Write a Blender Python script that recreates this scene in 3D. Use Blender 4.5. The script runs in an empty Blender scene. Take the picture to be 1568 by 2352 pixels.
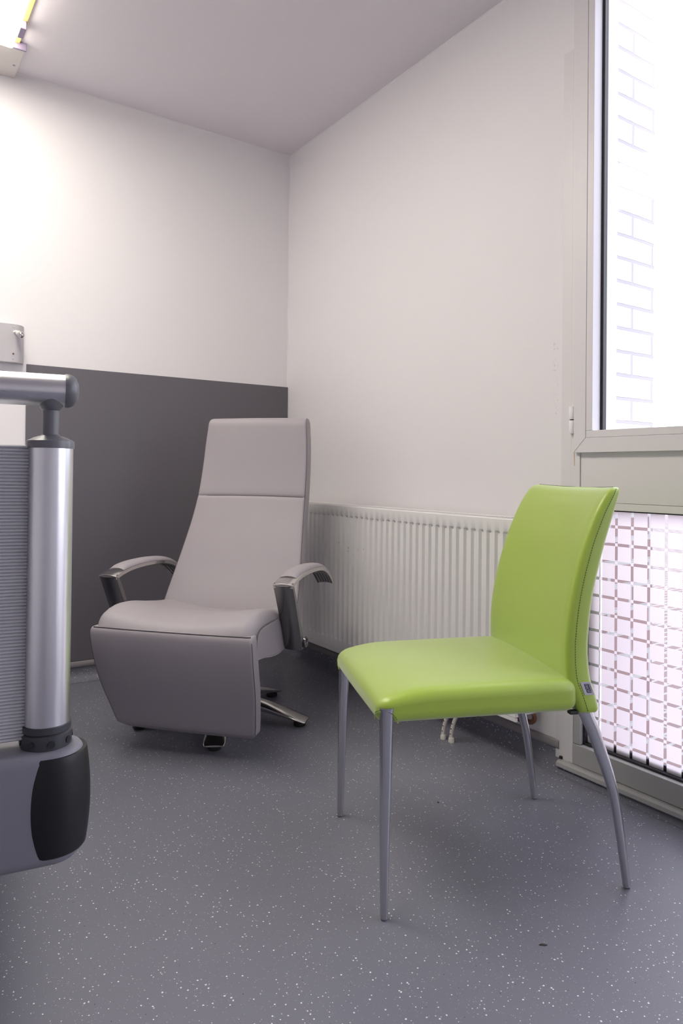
import bpy, bmesh, math, random
from mathutils import Vector, Matrix
random.seed(7)
C = bpy.context.scene.collection
SC = bpy.context.scene
PI = math.pi

# ------------------------------------------------------------------ camera
W_PX, H_PX = 1568, 2352
F_PX, CY_PX = 1604.4, 1069.0
yaw, pitch, roll = (math.radians(a) for a in (55.679, 0.578, 0.607))
fw = Vector((math.cos(pitch)*math.cos(yaw), math.cos(pitch)*math.sin(yaw), math.sin(pitch)))
rt0 = Vector((math.sin(yaw), -math.cos(yaw), 0))
up0 = rt0.cross(fw)
rt = math.cos(roll)*rt0 + math.sin(roll)*up0
up = -math.sin(roll)*rt0 + math.cos(roll)*up0
cam_d = bpy.data.cameras.new('camera')
cam = bpy.data.objects.new('camera', cam_d); C.objects.link(cam)
m = Matrix((rt, up, -fw)).transposed().to_4x4()
m.translation = Vector((0, 0, 1.0))
cam.matrix_world = m
cam_d.sensor_fit = 'AUTO'; cam_d.sensor_width = 36
cam_d.lens = F_PX*36/H_PX
cam_d.shift_y = (CY_PX - H_PX/2)/H_PX
cam_d.clip_start = 0.02
SC.camera = cam

# ------------------------------------------------------------------ world, light, exposure
world = bpy.data.worlds.new('sky'); SC.world = world; world.use_nodes = True
bg = world.node_tree.nodes['Background']
bg.inputs[0].default_value = (0.85, 0.86, 1.0, 1); bg.inputs[1].default_value = 2.3
SC.view_settings.view_transform = 'Standard'
SC.view_settings.look = 'None'
SC.view_settings.gamma = 1
SC.view_settings.exposure = 1.02
SC.view_settings.use_curve_mapping = False
SC.cycles.use_denoising = True
SC.cycles.max_bounces = 14; SC.cycles.diffuse_bounces = 8; SC.cycles.transparent_max_bounces = 12
SC.cycles.sample_clamp_indirect = 6
SC.cycles.caustics_reflective = False; SC.cycles.caustics_refractive = False

XW, YW, ZC = 1.975, 3.445, 2.795      # right wall, back wall, ceiling
XL, YF = -2.3, -2.3                   # left wall, wall behind the camera
WIN = [(0.50, 1.512, 0.03, 2.70), (-1.75, 0.30, 0.10, 2.70)]   # window openings in the right wall: y0, y1, z0, z1

def portal(name, loc, size_x, size_y, rot):
    l = bpy.data.lights.new(name, 'AREA'); l.shape = 'RECTANGLE'
    l.size = size_x; l.size_y = size_y
    o = bpy.data.objects.new(name, l); C.objects.link(o)
    o.location = loc; o.rotation_euler = rot
    l.cycles.is_portal = True
    return o
for k, (y0, y1, z0, z1) in enumerate(WIN):      # facing -x, into the room
    portal('window_light', (XW+0.10, (y0+y1)/2, (z0+z1)/2), z1-z0, y1-y0, (0, PI/2, 0))

# ------------------------------------------------------------------ materials
def new_mat(name):
    m = bpy.data.materials.new(name); m.use_nodes = True
    nt = m.node_tree; b = nt.nodes['Principled BSDF']
    return m, nt, b
def N(nt, t, **kw):
    n = nt.nodes.new(t)
    for k, v in kw.items(): setattr(n, k, v)
    return n
def math_node(nt, op, a, b=None):
    n = nt.nodes.new('ShaderNodeMath'); n.operation = op
    for i, v in enumerate((a, b)):
        if v is None: continue
        if isinstance(v, (int, float)): n.inputs[i].default_value = v
        else: nt.links.new(v, n.inputs[i])
    return n.outputs[0]
def mix_col(nt, fac, a, b):
    n = nt.nodes.new('ShaderNodeMix'); n.data_type = 'RGBA'
    for s, v in ((n.inputs[0], fac), (n.inputs[6], a), (n.inputs[7], b)):
        if isinstance(v, (int, float)): s.default_value = v
        elif isinstance(v, tuple): s.default_value = (*v[:3], 1)
        else: nt.links.new(v, s)
    return n.outputs[2]
def simple(name, col, rough=0.5, metal=0.0, bump=None, var=0.0, spec=None, coat=0.0, sheen=0.0):
    """plain procedural material: slight colour mottling and, if asked, a fine bump"""
    m, nt, b = new_mat(name)
    b.inputs['Roughness'].default_value = rough; b.inputs['Metallic'].default_value = metal
    if spec is not None: b.inputs['Specular IOR Level'].default_value = spec
    if coat: b.inputs['Coat Weight'].default_value = coat; b.inputs['Coat Roughness'].default_value = 0.42
    if sheen: b.inputs['Sheen Weight'].default_value = sheen
    tc = N(nt, 'ShaderNodeTexCoord')
    no = N(nt, 'ShaderNodeTexNoise'); no.inputs['Scale'].default_value = 6; no.inputs['Detail'].default_value = 4
    nt.links.new(tc.outputs['Object'], no.inputs['Vector'])
    lo = tuple(c*(1-var) for c in col); hi = tuple(min(1, c*(1+var)) for c in col)
    nt.links.new(mix_col(nt, no.outputs['Fac'], lo, hi), b.inputs['Base Color'])
    if bump:
        sc_, st = bump
        n2 = N(nt, 'ShaderNodeTexNoise'); n2.inputs['Scale'].default_value = sc_; n2.inputs['Detail'].default_value = 3
        nt.links.new(tc.outputs['Object'], n2.inputs['Vector'])
        bp = N(nt, 'ShaderNodeBump'); bp.inputs['Strength'].default_value = st; bp.inputs['Distance'].default_value = 0.001
        nt.links.new(n2.outputs['Fac'], bp.inputs['Height']); nt.links.new(bp.outputs['Normal'], b.inputs['Normal'])
    return m

def floor_mat():
    m, nt, b = new_mat('speckled_vinyl')
    tc = N(nt, 'ShaderNodeTexCoord')
    co = tc.outputs['Object']
    base = N(nt, 'ShaderNodeTexNoise'); base.inputs['Scale'].default_value = 2.2; base.inputs['Detail'].default_value = 6
    nt.links.new(co, base.inputs['Vector'])
    col = mix_col(nt, base.outputs['Fac'], (0.150, 0.152, 0.186), (0.184, 0.186, 0.224))
    def flecks(scale, rmax, c, col, pw=2.0):
        v = N(nt, 'ShaderNodeTexVoronoi'); v.inputs['Scale'].default_value = scale
        wob = N(nt, 'ShaderNodeTexNoise'); wob.inputs['Scale'].default_value = 420; wob.inputs['Detail'].default_value = 1
        nt.links.new(co, wob.inputs['Vector'])
        va = N(nt, 'ShaderNodeVectorMath'); va.operation = 'MULTIPLY_ADD'
        nt.links.new(wob.outputs['Color'], va.inputs[0]); va.inputs[1].default_value = (0.0022,)*3
        nt.links.new(co, va.inputs[2]); nt.links.new(va.outputs[0], v.inputs['Vector'])
        sx = N(nt, 'ShaderNodeSeparateXYZ'); nt.links.new(v.outputs['Color'], sx.inputs[0])
        r = math_node(nt, 'POWER', sx.outputs[0], pw)
        r = math_node(nt, 'MULTIPLY', r, rmax)
        f = math_node(nt, 'LESS_THAN', v.outputs['Distance'], r)
        return mix_col(nt, f, col, c)
    col = flecks(190, 0.20, (0.36, 0.36, 0.39), col, 1.2)
    col = flecks(115, 0.23, (0.78, 0.78, 0.80), col, 1.5)
    col = flecks(70, 0.09, (0.03, 0.03, 0.035), col, 2.0)
    nt.links.new(col, b.inputs['Base Color'])
    sm = N(nt, 'ShaderNodeTexNoise'); sm.inputs['Scale'].default_value = 1.6; sm.inputs['Detail'].default_value = 5
    nt.links.new(co, sm.inputs['Vector'])
    mr = N(nt, 'ShaderNodeMapRange'); mr.inputs[3].default_value = 0.30; mr.inputs[4].default_value = 0.46
    nt.links.new(sm.outputs['Fac'], mr.inputs[0]); nt.links.new(mr.outputs[0], b.inputs['Roughness'])
    n2 = N(nt, 'ShaderNodeTexNoise'); n2.inputs['Scale'].default_value = 160
    nt.links.new(co, n2.inputs['Vector'])
    bp = N(nt, 'ShaderNodeBump'); bp.inputs['Strength'].default_value = 0.12; bp.inputs['Distance'].default_value = 0.001
    nt.links.new(n2.outputs['Fac'], bp.inputs['Height']); nt.links.new(bp.outputs['Normal'], b.inputs['Normal'])
    return m

def wall_mat(name, col, scuff=False):
    m, nt, b = new_mat(name)
    b.inputs['Roughness'].default_value = 0.72; b.inputs['Specular IOR Level'].default_value = 0.25
    tc = N(nt, 'ShaderNodeTexCoord'); co = tc.outputs['Object']
    no = N(nt, 'ShaderNodeTexNoise'); no.inputs['Scale'].default_value = 1.3; no.inputs['Detail'].default_value = 3
    nt.links.new(co, no.inputs['Vector'])
    c = mix_col(nt, no.outputs['Fac'], tuple(x*0.985 for x in col), tuple(x*1.012 for x in col))
    if scuff:      # worn paint in a narrow upright band beside the window
        sx = N(nt, 'ShaderNodeSeparateXYZ'); nt.links.new(co, sx.inputs[0])
        dy = math_node(nt, 'ABSOLUTE', math_node(nt, 'SUBTRACT', sx.outputs[1], 1.583))
        iny = math_node(nt, 'LESS_THAN', dy, 0.012)
        dz = math_node(nt, 'ABSOLUTE', math_node(nt, 'SUBTRACT', sx.outputs[2], 1.33))
        inz = math_node(nt, 'LESS_THAN', dz, 0.13)
        n3 = N(nt, 'ShaderNodeTexNoise'); n3.inputs['Scale'].default_value = 120; n3.inputs['Detail'].default_value = 4
        nt.links.new(co, n3.inputs['Vector'])
        sp = math_node(nt, 'GREATER_THAN', n3.outputs['Fac'], 0.60)
        f = math_node(nt, 'MULTIPLY', math_node(nt, 'MULTIPLY', iny, inz), sp)
        f = math_node(nt, 'MULTIPLY', f, 0.30)
        c = mix_col(nt, f, c, (0.42, 0.40, 0.38))
    nt.links.new(c, b.inputs['Base Color'])
    n2 = N(nt, 'ShaderNodeTexNoise'); n2.inputs['Scale'].default_value = 90; n2.inputs['Detail'].default_value = 2
    nt.links.new(co, n2.inputs['Vector'])
    bp = N(nt, 'ShaderNodeBump'); bp.inputs['Strength'].default_value = 0.06; bp.inputs['Distance'].default_value = 0.002
    nt.links.new(n2.outputs['Fac'], bp.inputs['Height']); nt.links.new(bp.outputs['Normal'], b.inputs['Normal'])
    return m

def brushed(name, col, rough, axis):
    """brushed metal: fine streaks along one object axis"""
    m, nt, b = new_mat(name)
    b.inputs['Metallic'].default_value = 1.0; b.inputs['Base Color'].default_value = (*col, 1)
    tc = N(nt, 'ShaderNodeTexCoord'); mp = N(nt, 'ShaderNodeMapping')
    s = [420, 420, 420]; s[axis] = 6
    mp.inputs['Scale'].default_value = s
    nt.links.new(tc.outputs['Object'], mp.inputs['Vector'])
    no = N(nt, 'ShaderNodeTexNoise'); no.inputs['Scale'].default_value = 1; no.inputs['Detail'].default_value = 3
    nt.links.new(mp.outputs[0], no.inputs['Vector'])
    mr = N(nt, 'ShaderNodeMapRange'); mr.inputs[3].default_value = rough*0.8; mr.inputs[4].default_value = rough*1.25
    nt.links.new(no.outputs['Fac'], mr.inputs[0]); nt.links.new(mr.outputs[0], b.inputs['Roughness'])
    return m

def thin_fresnel(nt):
    """reflectance of a thin pane: the same from either side of each face"""
    g = N(nt, 'ShaderNodeNewGeometry'); fr = N(nt, 'ShaderNodeFresnel'); n_ = 1.22      # low-reflection glass
    ior = math_node(nt, 'ADD', math_node(nt, 'MULTIPLY', g.outputs['Backfacing'], 1/n_-n_), n_)
    nt.links.new(ior, fr.inputs[0]); return fr
def glass_mat(name='clear_glass'):
    m, nt, b = new_mat(name); nt.nodes.remove(b)
    out = nt.nodes['Material Output']
    fr = thin_fresnel(nt)
    tr = N(nt, 'ShaderNodeBsdfTransparent'); tr.inputs[0].default_value = (0.98, 0.99, 0.985, 1)
    gl = N(nt, 'ShaderNodeBsdfGlossy'); gl.inputs['Roughness'].default_value = 0.0
    mx = N(nt, 'ShaderNodeMixShader')
    nt.links.new(fr.outputs[0], mx.inputs[0]); nt.links.new(tr.outputs[0], mx.inputs[1]); nt.links.new(gl.outputs[0], mx.inputs[2])
    nt.links.new(mx.outputs[0], out.inputs[0])
    return m

def film_mat():
    """pane covered with frosted film squares, clear strips between them, frosted again where strips cross"""
    m, nt, b = new_mat('frosted_check_film'); nt.nodes.remove(b)
    out = nt.nodes['Material Output']
    tc = N(nt, 'ShaderNodeTexCoord'); sx = N(nt, 'ShaderNodeSeparateXYZ'); nt.links.new(tc.outputs['Object'], sx.inputs[0])
    def strip(c, c0, p, w):
        t = math_node(nt, 'MULTIPLY', math_node(nt, 'SUBTRACT', c, c0), 1/p)
        t = math_node(nt, 'FRACT', math_node(nt, 'ADD', t, 40.5))
        t = math_node(nt, 'ABSOLUTE', math_node(nt, 'SUBTRACT', t, 0.5))
        return math_node(nt, 'LESS_THAN', t, w/2/p)
    a = strip(sx.outputs[1], 1.3597, 0.0565, 0.0098); bz = strip(sx.outputs[2], 0.8337, 0.0577, 0.0098)
    x = math_node(nt, 'SUBTRACT', math_node(nt, 'ADD', a, bz), math_node(nt, 'MULTIPLY', math_node(nt, 'MULTIPLY', a, bz), 2))
    tl = N(nt, 'ShaderNodeBsdfTranslucent'); tl.inputs[0].default_value = (0.78, 0.70, 0.745, 1)
    df = N(nt, 'ShaderNodeBsdfDiffuse'); df.inputs[0].default_value = (0.86, 0.82, 0.84, 1)
    film = N(nt, 'ShaderNodeMixShader'); film.inputs[0].default_value = 0.35
    nt.links.new(tl.outputs[0], film.inputs[1]); nt.links.new(df.outputs[0], film.inputs[2])
    tr = N(nt, 'ShaderNodeBsdfTransparent'); tr.inputs[0].default_value = (0.95, 0.96, 0.96, 1)
    gl = N(nt, 'ShaderNodeBsdfGlossy'); gl.inputs['Roughness'].default_value = 0.02
    fr = thin_fresnel(nt)
    cl = N(nt, 'ShaderNodeMixShader')
    nt.links.new(fr.outputs[0], cl.inputs[0]); nt.links.new(tr.outputs[0], cl.inputs[1]); nt.links.new(gl.outputs[0], cl.inputs[2])
    mx = N(nt, 'ShaderNodeMixShader')
    nt.links.new(x, mx.inputs[0]); nt.links.new(film.outputs[0], mx.inputs[1]); nt.links.new(cl.outputs[0], mx.inputs[2])
    nt.links.new(mx.outputs[0], out.inputs[0])
    return m

def brick_mat(name, c1, c2, mortar, vec_map, bw, rh, off=0.5, msize=0.012, bump=0.6, lower=None):
    m, nt, b = new_mat(name); b.inputs['Roughness'].default_value = 0.85
    tc = N(nt, 'ShaderNodeTexCoord'); sx = N(nt, 'ShaderNodeSeparateXYZ'); nt.links.new(tc.outputs['Object'], sx.inputs[0])
    cx = N(nt, 'ShaderNodeCombineXYZ')
    for i, (ax, add) in enumerate(vec_map):
        nt.links.new(math_node(nt, 'ADD', sx.outputs[ax], add), cx.inputs[i])
    wob = N(nt, 'ShaderNodeTexNoise'); wob.inputs['Scale'].default_value = 45; wob.inputs['Detail'].default_value = 4
    nt.links.new(tc.outputs['Object'], wob.inputs['Vector'])
    va = N(nt, 'ShaderNodeVectorMath'); va.operation = 'MULTIPLY_ADD'; va.inputs[1].default_value = (0.005,)*3
    nt.links.new(wob.outputs['Color'], va.inputs[0]); nt.links.new(cx.outputs[0], va.inputs[2])
    br = N(nt, 'ShaderNodeTexBrick'); br.offset = off
    br.inputs['Scale'].default_value = 1.0
    br.inputs['Brick Width'].default_value = bw; br.inputs['Row Height'].default_value = rh
    br.inputs['Mortar Size'].default_value = msize; br.inputs['Mortar Smooth'].default_value = 0.15
    br.inputs['Color1'].default_value = (*c1, 1); br.inputs['Color2'].default_value = (*c2, 1); br.inputs['Mortar'].default_value = (*mortar, 1)
    nt.links.new(va.outputs[0], br.inputs['Vector'])
    col = br.outputs['Color']
    if lower:      # pinker, darker brick colours below a set height
        b2 = N(nt, 'ShaderNodeTexBrick'); b2.offset = off
        for k in ('Scale', 'Brick Width', 'Row Height', 'Mortar Smooth'): b2.inputs[k].default_value = br.inputs[k].default_value
        b2.inputs['Mortar Size'].default_value = 0.010
        for k, c in zip(('Color1', 'Color2', 'Mortar'), lower[1:]): b2.inputs[k].default_value = (*c, 1)
        nt.links.new(va.outputs[0], b2.inputs['Vector'])
        col = mix_col(nt, math_node(nt, 'LESS_THAN', sx.outputs[2], lower[0]), col, b2.outputs['Color'])
    nt.links.new(col, b.inputs['Base Color'])
    bp = N(nt, 'ShaderNodeBump'); bp.inputs['Strength'].default_value = bump; bp.inputs['Distance'].default_value = 0.01; bp.invert = True
    nt.links.new(br.outputs['Fac'], bp.inputs['Height']); nt.links.new(bp.outputs['Normal'], b.inputs['Normal'])
    return m

def emit_mat(name, col, strength):
    m, nt, b = new_mat(name)
    b.inputs['Base Color'].default_value = (*col, 1)
    b.inputs['Emission Color'].default_value = (*col, 1); b.inputs['Emission Strength'].default_value = strength
    return m

M = dict(
    floor=floor_mat(),
    wall=wall_mat('off_white_paint', (0.80, 0.782, 0.800)),
    wall_scuffed=wall_mat('off_white_paint_scuffed', (0.80, 0.782, 0.800), True),
    ceiling=wall_mat('ceiling_paint', (0.77, 0.735, 0.775)),
    panel=simple('dark_grey_panel', (0.128, 0.121, 0.138), 0.55, bump=(120, 0.05), var=0.03),
    strip=simple('grey_skirting_strip', (0.30, 0.28, 0.285), 0.45, var=0.05),
    frame=simple('painted_aluminium', (0.73, 0.71, 0.725), 0.42, var=0.02),
    sill=simple('shaded_aluminium', (0.40, 0.395, 0.405), 0.4, var=0.06),  # shade low on the window put into a darker frame grey
    rubber=simple('black_rubber', (0.012, 0.011, 0.016), 0.45),
    white=simple('white_enamel', (0.83, 0.82, 0.815), 0.3, var=0.01),
    reveal=simple('white_outer_frame', (0.88, 0.88, 0.88), 0.5),
    glass=glass_mat(), film=film_mat(),
    fabric=simple('grey_leather', (0.355, 0.325, 0.348), 0.52, bump=(260, 0.10), var=0.05, spec=0.4),
    fabric_dark=simple('dark_grey_lining', (0.10, 0.095, 0.105), 0.7, bump=(200, 0.1)),
    seam=simple('seam_thread', (0.10, 0.09, 0.10), 0.8),
    steel=simple('satin_steel', (0.24, 0.235, 0.24), 0.24, 1.0),
    chrome=simple('polished_aluminium', (0.66, 0.64, 0.62), 0.16, 1.0),
    alu=brushed('brushed_aluminium', (0.70, 0.70, 0.73), 0.30, 2),
    leg=brushed('satin_leg_metal', (0.56, 0.56, 0.58), 0.20, 2),
    alu_h=brushed('brushed_aluminium_rail', (0.72, 0.72, 0.74), 0.30, 0),
    plastic=simple('grey_plastic', (0.135, 0.135, 0.148), 0.36),
    collar=simple('dark_collar_plastic', (0.045, 0.045, 0.052), 0.36),
    bumper=simple('dark_bumper_rubber', (0.011, 0.011, 0.013), 0.45, bump=(300, 0.05), spec=0.35),
    bedpaint=simple('grey_bed_paint', (0.19, 0.187, 0.215), 0.42, spec=0.35),
    rib=simple('grey_ribbed_plastic', (0.48, 0.48, 0.50), 0.5),
    black=simple('black_rubber_foot', (0.02, 0.02, 0.02), 0.6),
    green=simple('lime_green_leather', (0.350, 0.500, 0.036), 0.36, bump=(320, 0.10), var=0.03, spec=0.6, coat=0.35, sheen=0.55),
    thread=simple('green_thread', (0.07, 0.14, 0.02), 0.8),
    tag=simple('grey_tag', (0.50, 0.49, 0.56), 0.6),
    tag_dark=simple('tag_print', (0.06, 0.05, 0.09), 0.6),
    lampbox=simple('lamp_enamel', (0.66, 0.62, 0.60), 0.4),
    brass=simple('lamp_rail', (0.55, 0.42, 0.14), 0.4),
    mauve=simple('lamp_clip', (0.32, 0.27, 0.40), 0.5),
    diffuser=emit_mat('lamp_diffuser', (1.0, 0.94, 0.83), 6.0),
    unit=simple('wall_unit_enamel', (0.50, 0.48, 0.51), 0.45),
    pipe=simple('white_painted_pipe', (0.70, 0.67, 0.62), 0.5, var=0.15),
    rust=simple('rusty_pipe', (0.16, 0.07, 0.035), 0.6, var=0.5, bump=(90, 0.4)),
    rust_stain=simple('rust_stain', (0.45, 0.33, 0.16), 0.7, var=0.2),
    brick=brick_mat('white_brick_pink_base', (0.86, 0.845, 0.85), (0.83, 0.81, 0.82), (0.58, 0.55, 0.585), ((0, -2.085+0.24*2), (2, 0.1015), (1, 0)), 0.24, 0.0805, 0.5, 0.0055, 0.8,
                    lower=(0.95, (0.34, 0.235, 0.225), (0.28, 0.20, 0.20), (0.50, 0.49, 0.49))),
    paver=brick_mat('pink_pavers', (0.17, 0.115, 0.11), (0.145, 0.10, 0.10), (0.27, 0.27, 0.265), ((0, 10), (1, 10), (2, 0)), 0.21, 0.075, 0.5, 0.009, 0.5),
    sheet=simple('white_bed_sheet', (0.75, 0.75, 0.77), 0.8),
    chip=simple('dark_chip', (0.05, 0.035, 0.035), 0.6),
)

# ------------------------------------------------------------------ mesh helpers
def finish(name, bm, mat, parent=None, smooth=35, bevel=None, seg=2, subsurf=0):
    bmesh.ops.recalc_face_normals(bm, faces=bm.faces)
    me = bpy.data.meshes.new(name); bm.to_mesh(me); bm.free()
    me.materials.append(mat)
    o = bpy.data.objects.new(name, me); C.objects.link(o)
    if smooth:
        for p in me.polygons: p.use_smooth = True
        me.set_sharp_from_angle(angle=math.radians(smooth))
    if bevel:
        b = o.modifiers.new('edge', 'BEVEL'); b.width = bevel; b.segments = seg; b.limit_method = 'ANGLE'; b.angle_limit = math.radians(30)
        b.harden_normals = True
    if subsurf:
        s = o.modifiers.new('smooth', 'SUBSURF'); s.levels = subsurf; s.render_levels = subsurf
    if parent is not None: o.parent = parent
    return o
def struct(name, bm, mat, parent=None, **kw):
    o = finish(name, bm, mat, parent, **kw)
    if parent is None: o['kind'] = 'structure'
    return o
def box(bm, x0, x1, y0, y1, z0, z1):
    v = [bm.verts.new((x, y, z)) for x in (x0, x1) for y in (y0, y1) for z in (z0, z1)]
    for f in ((0,1,3,2), (4,6,7,5), (0,4,5,1), (2,3,7,6), (0,2,6,4), (1,5,7,3)): bm.faces.new([v[i] for i in f])
    return v
def loft(bm, rings, cap=True, closed=True):
    R = [[bm.verts.new(p) for p in r] for r in rings]
    n = len(R[0])
    for a, b in zip(R, R[1:]):
        for i in range(n if closed else n-1):
            j = (i+1) % n
            bm.faces.new((a[i], a[j], b[j], b[i]))
    if cap and closed:
        bm.faces.new(R[0][::-1]); bm.faces.new(R[-1])
    return R
def prism(bm, poly, axis, a0, a1):
    """poly of 2-D points extruded along an axis (0: (y,z), 1: (x,z), 2: (x,y))"""
    def P(p, a):
        return [(a, p[0], p[1]), (p[0], a, p[1]), (p[0], p[1], a)][axis]
    loft(bm, [[P(p, a0) for p in poly], [P(p, a1) for p in poly]])
def lathe(bm, prof, c=(0, 0, 0), n=40, axis=Vector((0, 0, 1))):
    """profile of (radius, height) turned about an axis through c"""
    q = Vector((0, 0, 1)).rotation_difference(axis.normalized()); c = Vector(c)
    rings = []
    for r, h in prof:
        r = max(r, 1e-5)
        rings.append([c + q @ Vector((r*math.cos(2*PI*i/n), r*math.sin(2*PI*i/n), h)) for i in range(n)])
    loft(bm, rings)
def sweep(bm, pts, sec, ups=None, cap=True):
    """sweep sections along a 3-D path; sec(i, t) -> list of (u, v); u along side, v along up"""
    P = [Vector(p) for p in pts]; n = len(P); rings = []
    prev = None
    for i in range(n):
        t = (P[min(i+1, n-1)] - P[max(i-1, 0)]).normalized()
        if ups is not None: u = Vector(ups)
        else:
            u = prev if prev is not None else (Vector((0, 0, 1)) if abs(t.z) < 0.9 else Vector((1, 0, 0)))
        v = (u - t*u.dot(t)).normalized(); prev = v
        s = t.cross(v)
        rings.append([P[i] + s*a + v*b for a, b in sec(i, i/(n-1))])
    loft(bm, rings, cap)
def circ(r, n=16): return [(r*math.cos(2*PI*k/n), r*math.sin(2*PI*k/n)) for k in range(n)]
def superell(a, b, n=24, e=3.0):
    o = []
    for k in range(n):
        t = 2*PI*k/n; c, s = math.cos(t), math.sin(t)
        o.append((a*math.copysign(abs(c)**(2/e), c), b*math.copysign(abs(s)**(2/e), s)))
    return o
def smooth_path(pts, k=6):
    """Catmull-Rom through the points"""
    P = [Vector(p) for p in pts]; out = []
    for i in range(len(P)-1):
        p0, p1, p2, p3 = P[max(i-1, 0)], P[i], P[i+1], P[min(i+2, len(P)-1)]
        for j in range(k):
            t = j/k
            out.append(0.5*((2*p1) + (p2-p0)*t + (2*p0-5*p1+4*p2-p3)*t*t + (3*p1-p0-3*p2+p3)*t**3))
    out.append(P[-1]); return out
def interp(x, xs, ys):
    if x <= xs[0]: return ys[0]
    for a, b, c, d in zip(xs, xs[1:], ys, ys[1:]):
        if x <= b: return c + (d-c)*(x-a)/(b-a)
    return ys[-1]
def curve(x, xs, ys):
    """smooth monotone-ish interpolation (Catmull-Rom on values)"""
    if x <= xs[0]: return ys[0]
    if x >= xs[-1]: return ys[-1]
    for i in range(len(xs)-1):
        if x <= xs[i+1]:
            h = xs[i+1]-xs[i]; t = (x-xs[i])/h
            m0 = (ys[i+1]-ys[max(i-1, 0)])/(xs[i+1]-xs[max(i-1, 0)])*h
            m1 = (ys[min(i+2, len(ys)-1)]-ys[i])/(xs[min(i+2, len(xs)-1)]-xs[i])*h
            return (2*t**3-3*t*t+1)*ys[i] + (t**3-2*t*t+t)*m0 + (-2*t**3+3*t*t)*ys[i+1] + (t**3-t*t)*m1
def rbox(bm, half, r, mid=10, arc=5, deform=None):
    """rounded box with smooth corners, optionally deformed point by point"""
    hx = half
    rr = r if isinstance(r, (tuple, list)) else (r,)*3
    def coords(h, q):
        a = [-h + q*(1-math.cos(PI/2*k/arc))*1.0 for k in range(arc)]
        b = [-h+q + (2*h-2*q)*k/mid for k in range(mid+1)]
        return a + b + [-c for c in a[::-1]]
    co = [coords(hx[i], rr[i]) for i in range(3)]
    cache = {}
    def V(p):
        inner = [max(-(hx[i]-rr[i]), min(hx[i]-rr[i], p[i])) for i in range(3)]
        d = [(p[i]-inner[i])/rr[i] for i in range(3)]
        L = math.sqrt(sum(q*q for q in d))
        if L > 1e-9: q = Vector([inner[i] + d[i]/L*rr[i] for i in range(3)])
        else: q = Vector(p)
        key = tuple(round(c, 6) for c in p)
        if key not in cache:
            cache[key] = bm.verts.new(deform(q) if deform else q)
        return cache[key]
    for ax in range(3):
        u, v = [i for i in range(3) if i != ax]
        for s in (-1, 1):
            for i in range(len(co[u])-1):
                for j in range(len(co[v])-1):
                    quad = []
                    for a, b in ((i, j), (i+1, j), (i+1, j+1), (i, j+1)):
                        p = [0, 0, 0]; p[ax] = s*hx[ax]; p[u] = co[u][a]; p[v] = co[v][b]
                        quad.append(V(p))
                    if len(set(quad)) == 4: bm.faces.new(quad)
                    elif len(set(quad)) == 3: bm.faces.new(list(dict.fromkeys(quad)))
def empty(name, loc, rz, label, cat, group=None):
    o = bpy.data.objects.new(name, None); C.objects.link(o)
    o.location = loc; o.rotation_euler = (0, 0, rz); o.empty_display_size = 0.1
    o['label'] = label; o['category'] = cat
    if group: o['group'] = group
    return o
def tag(o, label, cat, group=None):
    o['label'] = label; o['category'] = cat
    if group: o['group'] = group
    return o
BM = bmesh.new

# ------------------------------------------------------------------ room shell
bm = BM(); box(bm, XL-0.1, XW, YF-0.1, YW, -0.12, 0.0); struct('floor', bm, M['floor'], smooth=0)
bm = BM(); box(bm, XL-0.1, XW+0.12, YF-0.1, YW+0.1, ZC, ZC+0.12); struct('ceiling', bm, M['ceiling'], smooth=0)
bm = BM(); box(bm, XL-0.1, XW+0.12, YW, YW+0.12, -0.12, ZC); struct('wall_back', bm, M['wall'], smooth=0)
bm = BM(); box(bm, XL-0.12, XL, YF-0.12, YW, -0.12, ZC); struct('wall_left', bm, M['wall'], smooth=0)
bm = BM()
X0, X1 = XW, XW+0.10
box(bm, X0, X1, 1.512, YW, -0.12, ZC)                               # from the corner to the window
box(bm, X0, X1, 0.50, 1.512, 2.70, ZC); box(bm, X0, X1, 0.50, 1.512, -0.12, 0.03)
box(bm, X0, X1, 0.30, 0.50, -0.12, ZC)
box(bm, X0, X1, -1.75, 0.30, 2.70, ZC); box(bm, X0, X1, -1.75, 0.30, -0.12, 0.10)
box(bm, X0, X1, YF-0.12, -1.75, -0.12, ZC)
struct('wall_right', bm, M['wall_scuffed'], smooth=0)
bm = BM(); box(bm, XL-0.12, XW+0.1, YF-0.12, YF, -0.12, ZC)
struct('wall_front', bm, M['wall'], smooth=0)

# coved vinyl skirting with a grey capping strip
def cove(n, r=0.045, h=0.066):
    prof = [(0.0, h)]
    for k in range(n+1):
        a = PI/2*k/n
        prof.append((r - r*math.cos(a) + 0.0025, r - r*math.sin(a)+0.0))
    prof[0] = (0.0025, h)
    return prof       # (distance from wall, z)
pr = cove(8)
def cove_run(name, pts_from, pts_to, nrm, h=None):
    bm = BM()
    prof = [(d, z) for d, z in pr] + [(0.0, 0.0), (0.0, 0.066)]
    rings = []
    for base in (pts_from, pts_to):
        rings.append([Vector(base) + Vector(nrm)*d + Vector((0, 0, z + 0.0008)) for d, z in prof])
    loft(bm, rings)
    return struct(name, bm, M['floor'], smooth=40)
cove_run('baseboard_back', (XL, YW, 0), (XW, YW, 0), (0, -1, 0))
cove_run('baseboard_right', (XW, YW, 0), (XW, 0.2, 0), (-1, 0, 0))
def cap_profile(bm, a, b, nrm):
    prof = [(0.0, 0.094), (0.004, 0.094), (0.0085, 0.090), (0.010, 0.082), (0.0095, 0.070), (0.006, 0.0645), (0.0, 0.0645)]
    loft(bm, [[Vector(p) + Vector(nrm)*d + Vector((0, 0, z)) for d, z in prof] for p in (a, b)])
bm = BM(); cap_profile(bm, (XL, YW, 0), (XW, YW, 0), (0, -1, 0)); struct('trim_1', bm, M['strip'])
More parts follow.
